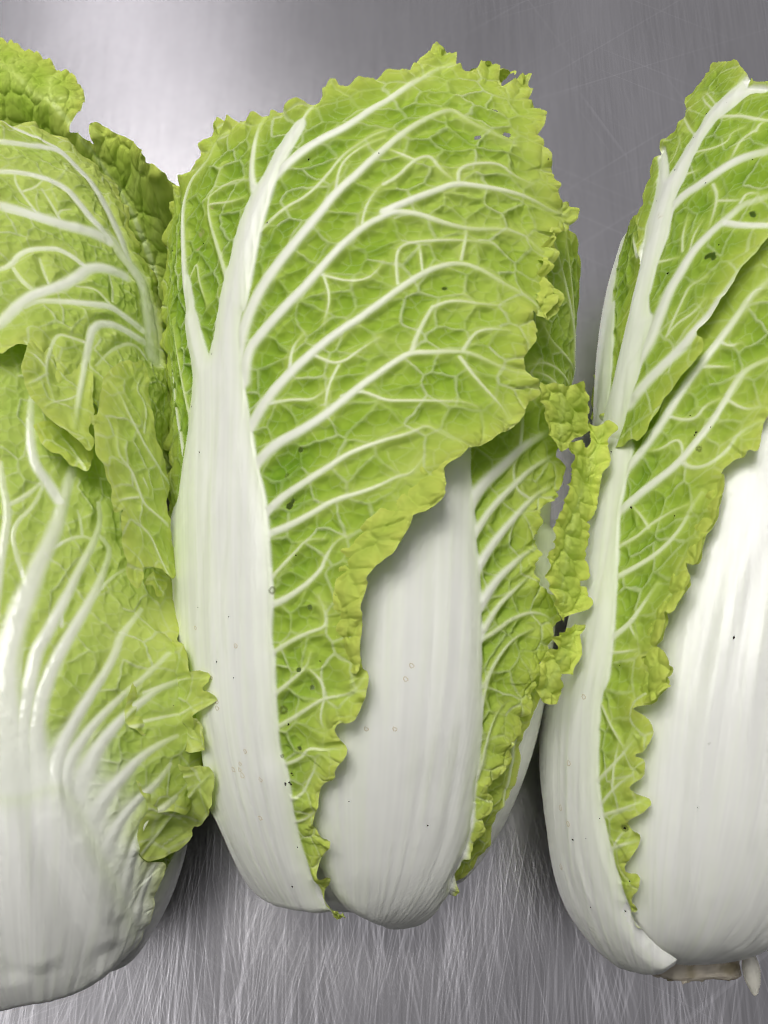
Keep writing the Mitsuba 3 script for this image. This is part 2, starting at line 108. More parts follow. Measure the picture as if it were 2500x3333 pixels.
{"name":"ruffled_edge","cab":"c","off":2,"par":{"adax":1,"tone":1.15,"yel":0.45,"edge":1.0,"ruf":2.2,"label":"ruffled yellow green leaf edge curling over towards the next head"},"free":[[792,256,1042],[877,219,1101],[828,163,1035],[842,71,1079],[742,125,1101],[692,30,1155],[776,20,1010],[816,15,1049],[679,-83,1155],[717,-105,1096],[781,-84,1011],[618,-226,1200],[682,-231,1122],[736,-223,1030],[573,-372,1222],[633,-383,1158],[718,-369,1030],[602,-491,1170],[659,-466,1104],[724,-488,1051]],"out":[792,256,809,237,840,225,859,236,877,231,900,203,881,187,869,169,862,118,855,64,829,36,829,13,821,-21,804,-49,800,-78,764,-136,747,-171,754,-216,731,-264,733,-303,733,-371,702,-380,701,-398,743,-404,730,-444,734,-486,674,-509,633,-528,614,-560,582,-507,565,-454,549,-406,554,-346,582,-301,586,-253,597,-197,622,-125,653,-84,665,-30,673,22,667,76,665,109,717,136,745,139,770,122,776,193],"rib":[],"veins":[[[609,-490,618,-387,652,-242,702,-89,758,32,797,122,850,215],5,4]],"groove":[]},
{"name":"lower_ruffle","cab":"c","off":2,"par":{"adax":1,"tone":1.15,"yel":0.45,"edge":1.0,"ruf":2.0,"label":"wavy yellow green leaf lobe low on the right side"},"free":[[618,-561,1137],[672,-583,1051],[721,-552,1066],[712,-653,1080],[656,-666,1055],[657,-717,1031],[554,-609,1195],[547,-686,1183],[504,-791,1193],[585,-731,1131],[616,-776,1075],[546,-836,1139]],"out":[618,-561,668,-546,715,-535,721,-552,711,-573,710,-613,712,-653,699,-672,675,-696,657,-717,615,-719,572,-738,593,-754,616,-776,585,-827,534,-837,504,-801,496,-744,547,-686,548,-666,561,-660,548,-650,579,-649,589,-641,575,-619,551,-610,582,-593],"rib":[],"veins":[[[522,-804,587,-704,645,-614,700,-558],6,3]],"groove":[]},
{"name":"front","cab":"l","off":4,"par":{"label":"front leaf with white ribs fanning up into wet pale green blade","tone":1.06,"yel":0.45,"edge":1.0,"ruf":1.6,"wet":1,"pil":1,"soft":2,"gsoft":15,"fade":26,"vin":1,"wide":1.2,"ramp":0.3,"vhs":0.75,"fold":1.7,"rel":0.75,"cell":11,"pale":0.25,"taper":0.9,"tip":0.35,"gro":0.95},"lift":[[430,2289,0],[463,3930,0],[487,4986,-10],[826,4926,-20],[948,3417,20],[1188,3483,140],[1227,3706,140],[1186,3783,120],[1285,3240,100],[1133,3571,70],[973,2446,20],[1185,2324,10],[818,1612,0],[1308,4329,10],[1115,3854,120],[1105,3916,80],[1226,3143,80],[1109,4022,20]],"out":[-2029,282,-1116,20,353,742,694,844,988,1077,1164,1484,1194,1727,1168,1977,1150,2225,1162,2405,1039,2389,973,2446,965,2516,977,2688,1059,2789,1231,2753,1293,2957,1226,3081,1306,3166,1297,3242,1250,3317,1199,3414,1169,3426,1271,3528,1278,3575,1228,3605,1267,3683,1230,3730,1156,3731,1163,3778,1157,3739,1170,3923,1140,3940,1198,4018,1259,4164,1276,4342,1282,4738,1110,5011,969,5293,844,5536,734,5901,508,6071,299,6056,6,6014],"rib":[[-42,3086,254,2940,325,2881,404,2863,465,2881,531,2943,588,2943,625,2879,664,2783,712,2648,749,2496,845,2299,924,2094,1031,1863,1180,1643,1227,1042,885,363,233,253,-1581,20,-2357,344]],"veins":[[[432,2462,406,2939,391,3455,386,3722,426,3957,521,4318,614,4592,660,4801,721,5058],38,9],[[286,2468,261,3306,318,3631,340,3992,380,4389,412,4602,414,4754,397,4861,389,5016],20,6],[[480,2545,439,3092,450,3384,503,3779,533,3864,619,4097,726,4382,809,4585,852,4724,850,4852],20,5],[[548,2458,496,3016,492,3387,565,3698,630,3874,710,4065,813,4294,894,4531,871,4587,836,4625],22,5],[[664,2364,564,2943,581,3183,663,3413,739,3584,800,3712,858,3869,870,3926,930,4028,1026,4158],16,5],[[721,2362,614,2881,607,3093,710,3325,797,3461,908,3608,997,3721,1066,3833],14,4],[[646,2881,738,3202,826,3358,952,3523,1049,3630,1190,3677],15,4],[[710,2638,768,2884,867,3041,920,3134,1027,3243,1098,3295],16,4],[[776,2411,829,2674,917,2853,1023,2980,1081,3108],14,4],[[933,2032,927,2362,944,2590,1007,2741,1130,2886],14,5],[[1064,1814,1047,2120,1075,2348,1125,2455],12,4],[[648,4813,582,4956,541,5028,524,5168,524,5345,538,5516],13,6],[[471,4283,438,4457,432,4604,534,4761,580,4925],6,5],[[597,4480,665,4553,747,4604,809,4585],5,4],[[747,4604,746,4697,734,4771],4,3],[[961,3578,1076,3648,1144,3690],4,2],[[895,3366,1031,3418,1155,3453],5,2],[[414,4739,483,4797,570,4924],7,5],[[619,3977,622,4127,673,4268],5,4],[[785,4213,883,4352,965,4427],5,3]],"groove":[[[412,3236,480,2628,691,1869,957,1295],22,-1.4],[[361,3236,386,2465,544,1379],26,1.3],[[499,3211,587,2705,764,2071,957,1584],22,1.6],[[309,3207,304,2466,370,1247],24,-1.2],[[578,3001,670,2539,829,2066,1017,1701],14,-1.2],[[656,2657,785,2265,959,1877],14,1.0],[[541,3123,605,2787,734,2343,896,1885],10,0.9]],"marks":[["speck",1080,3496,3],["speck",1150,3383,3]]},
{"name":"frilled_lobe","cab":"l","off":2,"par":{"tone":1.0,"yel":0.35,"edge":1.0,"ruf":2.4,"fold":1.2,"puff":0.5,"pale":0.15,"rel":0.8,"label":"toothed yellow green lobe overlapping the stalk of the middle cabbage"},"free":[[-875,-869,1171],[-843,-702,1104],[-805,-836,1083],[-799,-642,1028],[-739,-751,1042],[-737,-947,987],[-676,-691,1133],[-663,-877,1093],[-598,-754,1187],[-574,-824,1188],[-606,-956,1118],[-833,-942,1131],[-804,-603,1022],[-697,-629,1127]],"out":[-868,-655,-850,-614,-813,-595,-794,-592,-742,-604,-698,-621,-684,-663,-671,-710,-681,-675,-672,-714,-607,-727,-586,-756,-622,-788,-574,-809,-571,-832,-644,-869,-625,-880,-616,-933,-592,-972,-617,-985,-667,-990,-736,-963,-791,-951,-833,-942,-872,-907,-886,-838,-875,-765,-843,-702,-830,-643],"rib":[],"veins":[[[-874,-884,-821,-798,-771,-751,-699,-736,-598,-754],7,2],[[-858,-914,-813,-900,-730,-864,-636,-833,-579,-820],7,2],[[-784,-777,-796,-712,-781,-643,-740,-633],4,2],[[-763,-872,-697,-919,-616,-963],4,2],[[-826,-738,-800,-682,-739,-653],5,2]],"groove":[]},
{"name":"folded_lobe","cab":"l","off":2,"par":{"tone":1.0,"yel":0.3,"edge":1.0,"ruf":1.4,"fold":0.8,"pale":0.35,"rel":0.7,"label":"thin pale lobe folded over at the lower right"},"free":[[-821,-1108,1125],[-809,-1313,1073],[-767,-1014,1051],[-759,-1181,1033],[-726,-1104,986],[-714,-1304,906],[-672,-1228,848],[-617,-1045,1071],[-575,-1047,1111],[-585,-1166,1038],[-758,-1331,987],[-793,-1226,1073]],"out":[-738,-1021,-698,-1032,-626,-1030,-607,-1035,-575,-1040,-571,-1099,-590,-1144,-583,-1166,-634,-1212,-668,-1240,-684,-1232,-691,-1283,-713,-1312,-758,-1335,-792,-1351,-812,-1328,-817,-1298,-815,-1240,-793,-1174,-819,-1122,-836,-1078,-805,-1023,-766,-1006],"rib":[],"veins":[[[-809,-1321,-772,-1256,-727,-1181,-647,-1097,-579,-1062],6,3],[[-793,-1174,-728,-1196,-688,-1236],4,3],[[-760,-1294,-713,-1251],3,2],[[-777,-1098,-725,-1074,-636,-1060],4,3]],"groove":[]},
{"name":"lower_flank","cab":"l","off":-2,"par":{"tone":1.0,"yel":0.3,"edge":0,"ruf":0,"label":"pale outer stalk along the lower right flank"},"out":[2025,492,2232,1057,2336,1652,2437,2204,2384,2677,2157,3198,1891,3376,1218,3131,1060,2588,981,1971],"rib":[[1777,170,2598,695,2601,1474,2614,2099,2311,2564,2027,2696,1659,2586,1429,2262,1349,1925,998,1722]],"veins":[],"groove":[]},
{"name":"upper","cab":"l","off":6,"par":{"label":"upper leaf wrapped over the top with thick pale veins","tone":1.04,"yel":0.42,"edge":1.0,"ruf":2.0,"pil":1.6,"wide":0.95,"vhs":0.6,"fold":2.0,"rel":0.8,"cell":10.5,"pale":0.18,"taper":1.0,"tip":0.4},"lift":[[1268,6842,20],[772,7644,0],[469,6781,0],[817,6602,10],[563,6214,20],[502,5817,60],[453,5880,40],[744,6012,30],[608,5647,40],[785,5454,20],[1291,5479,0],[1239,5811,10],[459,7915,0],[862,6210,30]],"out":[29,8218,483,8241,730,8510,953,8401,1271,8329,1243,7719,1258,7239,1469,6991,1486,6620,1461,6160,1496,5594,1462,5096,1268,4973,1112,5355,838,5496,701,5512,701,5422,639,5511,582,5637,543,5755,524,5804,447,5776,399,5690,69,5820],"rib":[],"veins":[[[1290,6195,1296,6514,1279,6792,1189,6917,1115,6975,1072,7089,1005,7131],44,24],[[1023,7068,957,7076,861,7052,721,7023,626,7024,508,7048,422,7056,258,7066],22,15],[[1026,7100,989,7144,924,7221,859,7356,798,7479,717,7519,643,7520,559,7511,437,7458,263,7357],15,8],[[1164,6982,1123,7243,1059,7522,1014,7731,924,7933,853,8090,754,8075,630,7973,458,7888,272,7814],17,12],[[924,7933,858,8119,774,8194,660,8220,558,8291,491,8335,351,8322],9,12],[[1109,6774,1010,6752,928,6723,847,6656,774,6511,683,6387,593,6294,536,6232,465,6094,404,5951,261,5743],18,15],[[847,6656,781,6718,705,6752,661,6739,551,6672,494,6589,464,6494,410,6418,258,6351],9,7],[[467,6458,512,6341,559,6283],6,8],[[628,6383,609,6486,596,6603],4,4],[[1201,6332,1104,6346,1018,6363,943,6363,834,6306,738,6272,647,6240,564,6203,508,6127],14,8],[[985,6349,931,6418,876,6478,769,6433],6,4],[[1210,6230,1140,6224,1050,6225,969,6215,879,6170,842,6103,828,6084,809,5964,771,5712,739,5528],14,9],[[735,7035,693,7195,646,7371],5,4],[[614,7031,571,7160,534,7261,509,7355,510,7472],5,4],[[722,7038,717,7162,798,7239],4,3],[[542,7277,608,7356,660,7488],4,3],[[817,5965,710,5965,652,5962,614,5837,593,5688,607,5573,620,5469],6,4],[[592,5679,557,5742,503,5827],5,3],[[593,5642,553,5575],4,3],[[977,6427,993,6558,984,6721],5,3],[[1222,6094,1122,6166,957,6020,842,5810],7,4]],"groove":[]},
{"name":"hanging_lobe","cab":"l","off":11,"par":{"tone":1.0,"yel":0.3,"edge":1.0,"ruf":1.0,"pale":0.15,"rel":0.8,"label":"pointed leaf lobe hanging down over the blade at upper left"},"lift":[[486,5555,80],[575,5211,90],[646,5131,90],[722,5054,90],[809,5942,-30],[653,5971,-30],[628,5545,10]],"out":[494,5717,478,5593,475,5527,486,5486,487,5425,508,5344,534,5291,566,5215,611,5171,646,5131,689,5075,712,5039,731,5046,754,5132,726,5201,774,5330,784,5497,812,5729,821,5947,747,6034,617,5974,531,5862],"rib":[],"veins":[[[826,6029,809,5942,760,5687,710,5420,671,5198],9,5],[[721,5991,660,5964,602,5777,582,5636,590,5511,603,5391],6,4],[[723,5507,666,5430,603,5374,562,5311],3,3],[[589,5603,541,5512,501,5446],4,3],[[583,5647,539,5722,502,5726],5,3]],"groove":[]},
{"name":"under_lobe","cab":"l","off":8,"par":{"tone":1.0,"yel":0.32,"edge":1.0,"ruf":1.5,"label":"small wavy lobe below the pointed lobe"},"lift":[[534,5243,20],[738,4972,40],[714,5202,-10]],"out":[527,5238,541,5267,578,5297,663,5322,747,5261,798,5166,804,5122,769,5050,751,4986,735,4971,710,5002,677,5003,650,5041,640,5076,604,5070,578,5096,557,5137,548,5194],"rib":[],"veins":[[[734,4984,713,5101,669,5206,614,5262],4,3]],"groove":[]},
{"name":"standing_flap","cab":"l","off":6,"par":{"label":"long leaf flap standing up along the right side with a toothed left edge","pale":0.2,"rel":0.8,"cell":9,"tone":1.1,"yel":0.22,"edge":1.0,"ruf":1.2},"lift":[[909,5784,150],[748,5414,200],[715,5088,220],[734,4845,210],[762,4639,200],[800,4566,180],[804,4283,170],[873,4168,150],[960,4361,120],[1203,4517,50],[1172,5034,80],[1045,5500,120],[1059,5915,110],[873,5099,180],[932,4635,140],[796,5153,190],[808,4816,170]],"out":[909,5784,838,5693,796,5605,748,5414,742,5285,729,5230,697,5202,702,5170,719,5158,711,5003,715,4947,743,4891,745,4822,776,4783,759,4661,759,4597,787,4613,817,4661,803,4624,793,4522,808,4488,804,4422,818,4337,815,4249,840,4182,875,4163,891,4240,898,4301,894,4330,958,4366,1025,4383,1092,4356,1164,4336,1248,4532,1189,4678,1157,4793,1163,4939,1190,5089,1086,5245,1059,5417,1051,5602,1048,5763,1048,5872,1027,5890,953,5787],"rib":[],"veins":[[[1185,5049,998,5142,925,5269,874,5379,855,5461,804,5538],8,4],[[1141,4733,1017,4748,941,4768,907,4879,875,4957,805,5011,814,5196],6,4],[[1098,4350,1040,4458,989,4566,902,4608,863,4684],6,3],[[912,4797,841,4752,785,4692],4,3],[[950,4942,985,4884],4,3],[[997,5405,1010,5540,949,5584,1002,5735],4,3],[[974,5282,997,5405],4,3]],"groove":[]},
{"name":"small_curl","cab":"l","off":6,"par":{"tone":1.0,"yel":0.3,"edge":1.0,"ruf":2.0,"label":"small curled lobe below the standing flap"},"lift":[[949,4256,80],[1006,4351,90],[1097,4320,30],[1184,4354,30],[1010,4205,80]],"out":[942,4244,960,4300,992,4344,1026,4371,1089,4383,1123,4384,1152,4326,1141,4269,1073,4227,1010,4205,1007,4241,990,4271],"rib":[],"veins":[[[1133,4284,1080,4332,981,4317],4,3]],"groove":[]},
{"name":"back","cab":"l","off":2,"par":{"adax":2,"tone":1.0,"yel":0.25,"edge":1.0,"ruf":2.6,"label":"dark green bubbly leaf curling out behind the head at the top"},"free":[[-1114,1063,200],[-1207,1366,300],[-1022,1258,260],[-1024,1594,360],[-1152,1540,440],[-989,1672,550],[-1127,1633,620],[-1292,1688,600],[-1039,1636,720],[-1183,1742,780],[-1272,1829,800],[-1359,1781,780],[-1392,1747,660],[-1460,1808,780],[-1410,1983,820],[-1555,2150,800],[-1570,1914,840],[-1719,2300,760],[-1907,2444,700],[-1809,2038,820],[-1841,1928,700],[-2317,2249,740],[-1642,1885,620]],"out":[-2377,2579,-2147,2526,-1914,2472,-1828,2413,-1724,2320,-1631,2258,-1558,2168,-1489,2153,-1431,2057,-1394,1940,-1409,1884,-1451,1830,-1407,1818,-1359,1783,-1348,1779,-1357,1807,-1359,1841,-1303,1848,-1238,1822,-1170,1776,-1102,1717,-1066,1679,-1084,1670,-1042,1652,-1025,1641,-1067,1633,-1104,1633,-1033,1641,-981,1676,-995,1634,-1016,1438,-1022,1064,-1045,1115,-1115,1006,-1231,1117,-1278,1313,-1413,1559,-1514,1718,-1655,1867,-1864,1902,-2313,1922],"rib":[],"veins":[[[-1114,1063,-1159,1418,-1228,1641,-1382,1783,-1574,1974,-1848,2213],12,5],[[-1171,1501,-1091,1604,-1014,1657],5,3],[[-1228,1641,-1149,1672,-1082,1688],5,3],[[-1348,1762,-1316,1790,-1354,1821],4,3],[[-1516,1924,-1457,1946,-1410,1983],4,3],[[-1527,1935,-1571,2074,-1555,2150],4,3]],"groove":[]},
{"name":"top","cab":"r","off":5,"par":{"label":"upper leaf with a tall white midrib leaning right and a raised lower fold","tone":1.0,"yel":0.12,"edge":0.7,"ruf":1.4,"pil":1},"lift":[[-794,7013,0],[-761,6001,0],[-891,4612,20],[-788,4841,30],[-648,5155,50],[-524,5446,60],[-1115,5167,10],[-1112,4937,0],[-1209,4763,-40],[-1345,4822,-40],[-870,7645,0],[-508,6076,20],[-472,6673,0]],"out":[-634,7145,-659,7239,-689,7286,-739,7424,-832,7639,-878,7703,-952,7764,-1106,8019,-1160,8023,-1049,7723,-1099,7663,-1171,7673,-1145,7515,-1058,7239,-1075,7155,-1136,7123,-1214,7090,-1193,6960,-1244,6932,-1207,6737,-1185,6563,-1189,6467,-1211,6439,-1173,6296,-1112,6116,-1095,5859,-1113,5615,-1104,5572,-1142,5327,-1169,5112,-1291,4950,-1357,4779,-1094,4668,-1016,4648,-943,4662,-910,4625,-851,4662,-841,4739,-817,4754,-803,4779,-788,4841,-775,4848,-728,4911,-639,5044,-625,5119,-669,5172,-656,5213,-599,5294,-556,5385,-521,5500,-411,5742,-290,5917,-189,6540,-355,6961,-488,7055,-560,7086],"rib":[[-1119,5546,-1104,5867,-1096,6035,-1065,6081,-1087,6225,-1074,6328,-1077,6479,-1084,6586,-1112,6750,-1194,6971,-1186,7045,-1127,6935,-1042,6682,-1016,6576,-985,6620,-951,6727,-919,6838,-879,6948,-867,7045,-828,7117,-770,7178,-721,7209,-687,7275,-677,7261,-681,7133,-640,7121,-557,7054,-550,6999,-632,7059,-672,7036,-744,6952,-787,6936,-829,6858,-866,6704,-883,6625,-892,6501,-911,6418,-932,6300,-916,6243,-920,6118,-916,6026,-928,5931,-941,5840,-949,5739,-952,5604,-963,5609,-934,5454,-899,5414,-926,5277,-941,5190,-945,5083,-993,4950,-1023,4847,-1057,4756,-1109,4649,-1386,4768,-1291,4950,-1169,5112,-1144,5328,-1120,5562]],"veins":[[[-985,6210,-916,6253,-861,6307,-792,6322,-714,6364,-641,6409,-567,6424,-485,6409,-354,6393],20,13],[[-983,5129,-918,5210,-886,5288,-829,5558,-784,5652,-752,5762,-706,5835,-661,5890,-603,5947,-552,6013,-503,6014,-451,6025,-353,6051],24,9],[[-614,5911,-535,5843,-435,5801,-334,5756],11,9],[[-795,6945,-717,6887,-641,6827,-582,6764,-514,6702,-396,6621],8,6],[[-956,5833,-882,5803,-820,5782],6,3],[[-900,6499,-858,6485,-820,6478],6,3],[[-992,4903,-909,4977,-851,5019,-796,5062,-721,5123,-663,5214,-599,5303,-528,5466,-409,5728],20,9],[[-859,6670,-762,6620,-689,6629,-685,6709,-626,6711],5,3],[[-562,6648,-623,6604,-643,6509,-658,6423],5,4],[[-561,6636,-552,6696,-524,6706],5,4],[[-563,6033,-545,6103,-493,6067],5,4],[[-714,6279,-680,6170,-678,6058,-692,5890],6,4],[[-803,5821,-825,5966,-817,6088],5,3],[[-761,5797,-763,5913,-730,6009],4,3],[[-676,6123,-606,6079,-559,6050],5,4],[[-805,5249,-788,5319,-751,5442,-730,5526,-657,5542],5,4],[[-810,5236,-770,5290,-685,5328,-645,5393],5,4],[[-900,6857,-968,6991,-1034,7147,-1086,7271],5,3],[[-858,7100,-936,7256,-991,7402],4,3],[[-821,7086,-959,7394,-998,7424],3,3],[[-1058,6697,-1016,6766,-1017,6946],3,2]],"groove":[[[-944,5340,-952,5229,-1029,5153,-1029,5081,-1044,4909,-1082,4806],4,-1.0],[[-977,6216,-969,6029,-980,5866,-981,5622,-1039,5615,-1047,5436],8,0.4]],"marks":[["speck",-903,6838,4],["speck",-966,6593,5],["speck",-756,6315,5],["speck",-1049,6394,3.5],["speck",-858,5694,6],["speck",-623,5750,5],["speck",-548,6372,4],["speck",-887,7380,4],["speck",-878,7052,5],["scar",-985,6210,12],["hole",-672,5695,7],["hole",-659,5689,8],["hole",-645,5686,9],["hole",-636,5662,7],["hole",-504,5918,9],["hole",-496,5906,6]]},
{"name":"left_flank","cab":"r","off":0,"par":{"tone":1.0,"yel":0.2,"edge":0.6,"ruf":0.8,"label":"leaf with a pale rib along the upper left flank"},"lift":[[-1169,6035,20],[-1215,5582,20],[-1364,5334,0],[-1531,5183,-30],[-1895,5110,-70]],"out":[-1208,6515,-1282,6548,-1436,6642,-1648,6764,-1742,6712,-1723,6480,-1753,6299,-1752,6135,-1786,6221,-1669,5819,-1704,5467,-2044,5277,-1370,4854,-1178,5077,-1135,5375,-1095,5680,-1102,6259],"rib":[[-1560,6692,-1596,6537,-1494,6207,-1416,5852,-1341,5866,-1299,5617,-1274,5478,-1274,5385,-1274,5198,-1325,5066,-1452,4890,-2077,5197,-1835,5549,-1875,5976,-1845,6272,-1780,6158,-1817,6355,-1788,6539,-1798,6770,-1711,6828]],"veins":[[[-1145,6051,-1242,6239,-1288,6356],9,3],[[-1413,5283,-1595,5440,-1894,5725],9,5]],"groove":[]},
{"name":"low_left","cab":"r","off":-2,"par":{"tone":1.0,"yel":0.1,"edge":0.6,"ruf":1.5,"label":"shaded crinkled leaf edge low on the left flank"},"lift":[[-1636,5478,60],[-1605,5623,50]],"out":[-1394,5662,-1502,5614,-1605,5623,-1517,5453,-1636,5478,-1689,5400,-1640,5189,-1442,4938,-1189,4775,-1209,5143,-1308,5541],"rib":[],"veins":[[[-1261,5132,-1398,5296,-1575,5486],8,5]],"groove":[]},
{"name":"front","cab":"r","off":3,"par":{"label":"front leaf with a curved white stalk on the left and a toothed right edge","tone":1.0,"yel":0.2,"edge":1.0,"ruf":2.6,"puff":0.7},"lift":[[-1142,3826,0],[-1169,2491,0],[-894,1307,0],[-705,1789,10],[-702,2784,30],[-622,3366,60],[-507,4082,50],[-392,4438,40],[-769,4158,0],[-596,4663,0],[-388,5031,0],[-647,3133,40]],"out":[-337,4669,-357,4630,-368,4593,-365,4459,-382,4415,-420,4447,-425,4414,-452,4420,-512,4335,-490,4278,-500,4123,-505,4056,-542,3970,-549,3835,-565,3800,-622,3832,-572,3708,-606,3631,-636,3527,-661,3544,-655,3476,-671,3383,-695,3344,-645,3312,-681,3300,-767,3308,-751,3263,-686,3219,-607,3228,-613,3187,-630,3133,-617,3225,-639,3197,-597,3114,-662,3067,-665,3012,-729,3010,-769,2984,-737,2962,-677,2901,-661,2799,-685,2714,-751,2699,-705,2684,-676,2641,-686,2550,-763,2503,-750,2456,-644,2389,-694,2311,-771,2251,-759,2192,-694,2177,-694,2109,-736,1980,-780,1923,-775,1845,-687,1841,-693,1728,-735,1661,-751,1597,-714,1555,-724,1482,-768,1489,-738,1370,-658,1093,-511,897,-363,782,-554,391,-1251,378,-1337,816,-1451,1141,-1527,1484,-1527,1812,-1527,2229,-1641,2695,-1756,3054,-1701,3300,-1476,3254,-1411,3517,-1376,3735,-1380,3966,-1390,4354,-1433,4685,-1333,4950,-1128,5004,-893,4996,-727,5234,-548,5633,-373,5903,-229,5786,-199,5317,-258,4895],"rib":[[-1267,4996,-1000,4709,-987,4575,-1024,4371,-1029,4227,-1017,4081,-982,3856,-934,3483,-932,3169,-976,3103,-970,2802,-964,2569,-935,2325,-886,2063,-846,1819,-784,1546,-768,1379,-672,1166,-551,969,-363,782,-155,83,-1594,20,-1815,571,-1844,999,-1901,1409,-1798,1793,-1857,2222,-1929,2714,-1980,3080,-1943,3338,-1778,3316,-1618,3566,-1553,3787,-1486,4078,-1469,4385,-1471,4863]],"veins":[[[-1074,4437,-1008,4511,-922,4593,-835,4725,-784,4817,-718,4954,-657,5044,-589,5169,-523,5291,-482,5400,-412,5486,-307,5605],16,8],[[-1033,4250,-967,4288,-836,4375,-721,4453,-648,4562,-579,4678,-530,4802,-493,4902,-459,4957,-386,4994,-268,5039],14,7],[[-663,5029,-605,5012,-535,4990],7,4],[[-582,5156,-539,5116,-496,5127],6,4],[[-483,5386,-457,5447,-409,5448],5,4],[[-532,4796,-451,4706,-393,4704],6,4],[[-788,4764,-712,4717,-655,4715,-623,4782,-562,4802],6,5],[[-704,4460,-640,4402,-564,4402,-496,4480,-464,4570,-380,4618],8,5],[[-702,4490,-712,4578,-745,4616,-817,4573,-883,4585],5,4],[[-981,3830,-852,3870,-743,3931,-661,4040,-621,4181,-587,4242],9,4],[[-995,4032,-889,4063,-834,4117,-744,4165,-644,4185],7,4],[[-833,4102,-893,4204,-954,4276],5,3],[[-943,3444,-845,3510,-787,3614,-734,3728],9,4],[[-941,3357,-863,3345,-780,3351],6,3],[[-845,3510,-801,3420],5,3],[[-966,2520,-883,2613,-796,2731,-746,2816],7,3],[[-951,2341,-850,2488,-743,2581],6,3],[[-927,2288,-780,2343,-678,2411],6,3],[[-894,2024,-813,2067,-722,2109],5,3],[[-952,3026,-852,2823,-796,2731],4,3],[[-862,2488,-858,2644,-837,2793],4,3],[[-879,1971,-816,2156,-763,2176],4,3]],"groove":[[[-1011,4583,-1016,4297,-1015,3651,-1045,3189,-1139,2970,-1169,2491,-1135,1952,-998,1288],10,0.9],[[-1083,4610,-1083,4098,-1091,3522,-1296,3300,-1286,2493,-1249,1842,-1123,1266],10,-0.6],[[-995,3504,-1014,3185,-1052,3112,-1040,2489,-984,1962,-853,1313],9,-0.5],[[-998,3791,-966,3347,-1022,3108,-999,2489,-933,1968,-809,1426],6,0.5]],"marks":[["speck",-1106,4661,5],["speck",-652,4630,9],["speck",-656,4619,6],["speck",-586,4635,5],["speck",-946,4260,8],["speck",-704,4143,4],["speck",-705,4127,4],["speck",-686,4739,4],["speck",-1127,2091,6],["speck",-1024,2108,3.5],["speck",-810,1473,5],["speck",-760,1779,5],["speck",-1067,1492,4],["speck",-877,3272,3.5],["speck",-936,2264,3],["speck",-788,2193,7],["speck",-664,3164,6],["spot",-788,2193,13],["spot",-628,4521,12],["ring",-1061,3097,9],["ring",-1159,2662,10],["ring",-1252,2338,10],["ring",-1171,2212,9],["ring",-1304,1856,9]]},
{"name":"margin_frill","cab":"r","off":6,"par":{"adax":1,"tone":1.0,"yel":0.35,"edge":1.0,"ruf":2.6,"label":"curled frill along the inner edge of the blade"},"lift":[[-492,4268,30],[-502,4043,40],[-546,3824,40],[-563,3685,50],[-640,3482,60],[-648,3324,50],[-595,3216,50],[-644,3057,40],[-810,3096,-60],[-827,3351,-60],[-768,3623,-60],[-685,3929,-60],[-582,4236,-50],[-537,4336,-40]],"out":[-512,4348,-484,4267,-498,4123,-498,4045,-540,3971,-544,3825,-558,3786,-619,3832,-557,3684,-596,3621,-620,3507,-660,3543,-638,3459,-660,3373,-694,3344,-628,3296,-594,3216,-620,3125,-586,3103,-640,3057,-655,3008,-739,3011,-818,3096,-792,3290,-737,3212,-827,3351,-810,3481,-768,3623,-722,3743,-685,3929,-615,4041,-578,4224,-537,4336],"rib":[],"veins":[],"groove":[]},
{"name":"right_stalk","cab":"r","off":-2,"par":{"label":"broad white ribbed stalk at the right edge","tone":1.0,"yel":0.0,"edge":0,"ruf":0},"out":[1,20,-417,29,-735,777,-879,1322,-1002,1929,-1092,2662,-1182,3414,-1059,3833,-827,4345,-557,4625,-367,4794,-121,4630,5,3963,90,3329,183,2621,326,1728,453,1117,505,742,691,278,559,20],"rib":[[564,20,-526,20,-841,695,-975,1309,-1239,1918,-1330,2679,-1485,3471,-1281,3888,-990,4536,-573,4837,-376,4934,-44,4763,135,3964,186,3331,298,2621,503,1721,1615,579,1765,20,1682,20]],"veins":[],"groove":[[[-193,257,-492,1491,-529,2131,-547,2633,-516,3149,-463,3661,-401,4123,-365,4387],24,-1.6],[[179,298,-307,1740,-369,2469,-392,2996,-340,3714,-300,4045],22,-1.3],[[-20,270,-419,1735,-464,2472,-458,3072,-426,3724,-367,4188],22,1.6],[[199,549,-198,1946,-266,2625,-294,3202,-267,3642],20,1.3],[[225,773,-124,1946,-205,2774,-221,3336],18,-1.1],[[356,817,-63,2128,-146,2917],22,1.3],[[-481,755,-647,1940,-663,2638,-622,3228,-594,3606,-483,4134],24,1.2],[[-545,3871,-475,4268],14,0.8]],"marks":[["speck",-390,3406,7],["speck",-383,3409,4],["speck",-442,2328,4],["spot",-431,2766,6]]}]

def ss(a, b, x):
    t = np.clip((x - a) / (b - a), 0, 1)
    return t * t * (3 - 2 * t)
def n2(q, s, seed):           # smooth noise -1..1 on chart points, cell s mm
    return meshkit.fbm(np.c_[q / s, np.full(len(q), 7.3 + seed)], 3, seed) * 2 - 1
def densify(c, step, closed):
    c = np.asarray(c, float)
    if closed:
        c = np.vstack([c, c[:1]])
    d = np.r_[0, np.cumsum(np.linalg.norm(np.diff(c, axis=0), axis=1))]
    s = np.linspace(0, d[-1], max(int(d[-1] / step), 2) + 1)
    if closed:
        s = s[:-1]
    return np.c_[np.interp(s, d, c[:, 0]), np.interp(s, d, c[:, 1])]
def chaikin(c, n, closed):
    for _ in range(n):
        a, b = (c, np.roll(c, -1, 0)) if closed else (c[:-1], c[1:])
        m = np.stack([a * .75 + b * .25, a * .25 + b * .75], 1).reshape(-1, 2)
        c = m if closed else np.vstack([c[:1], m, c[-1:]])
    return c
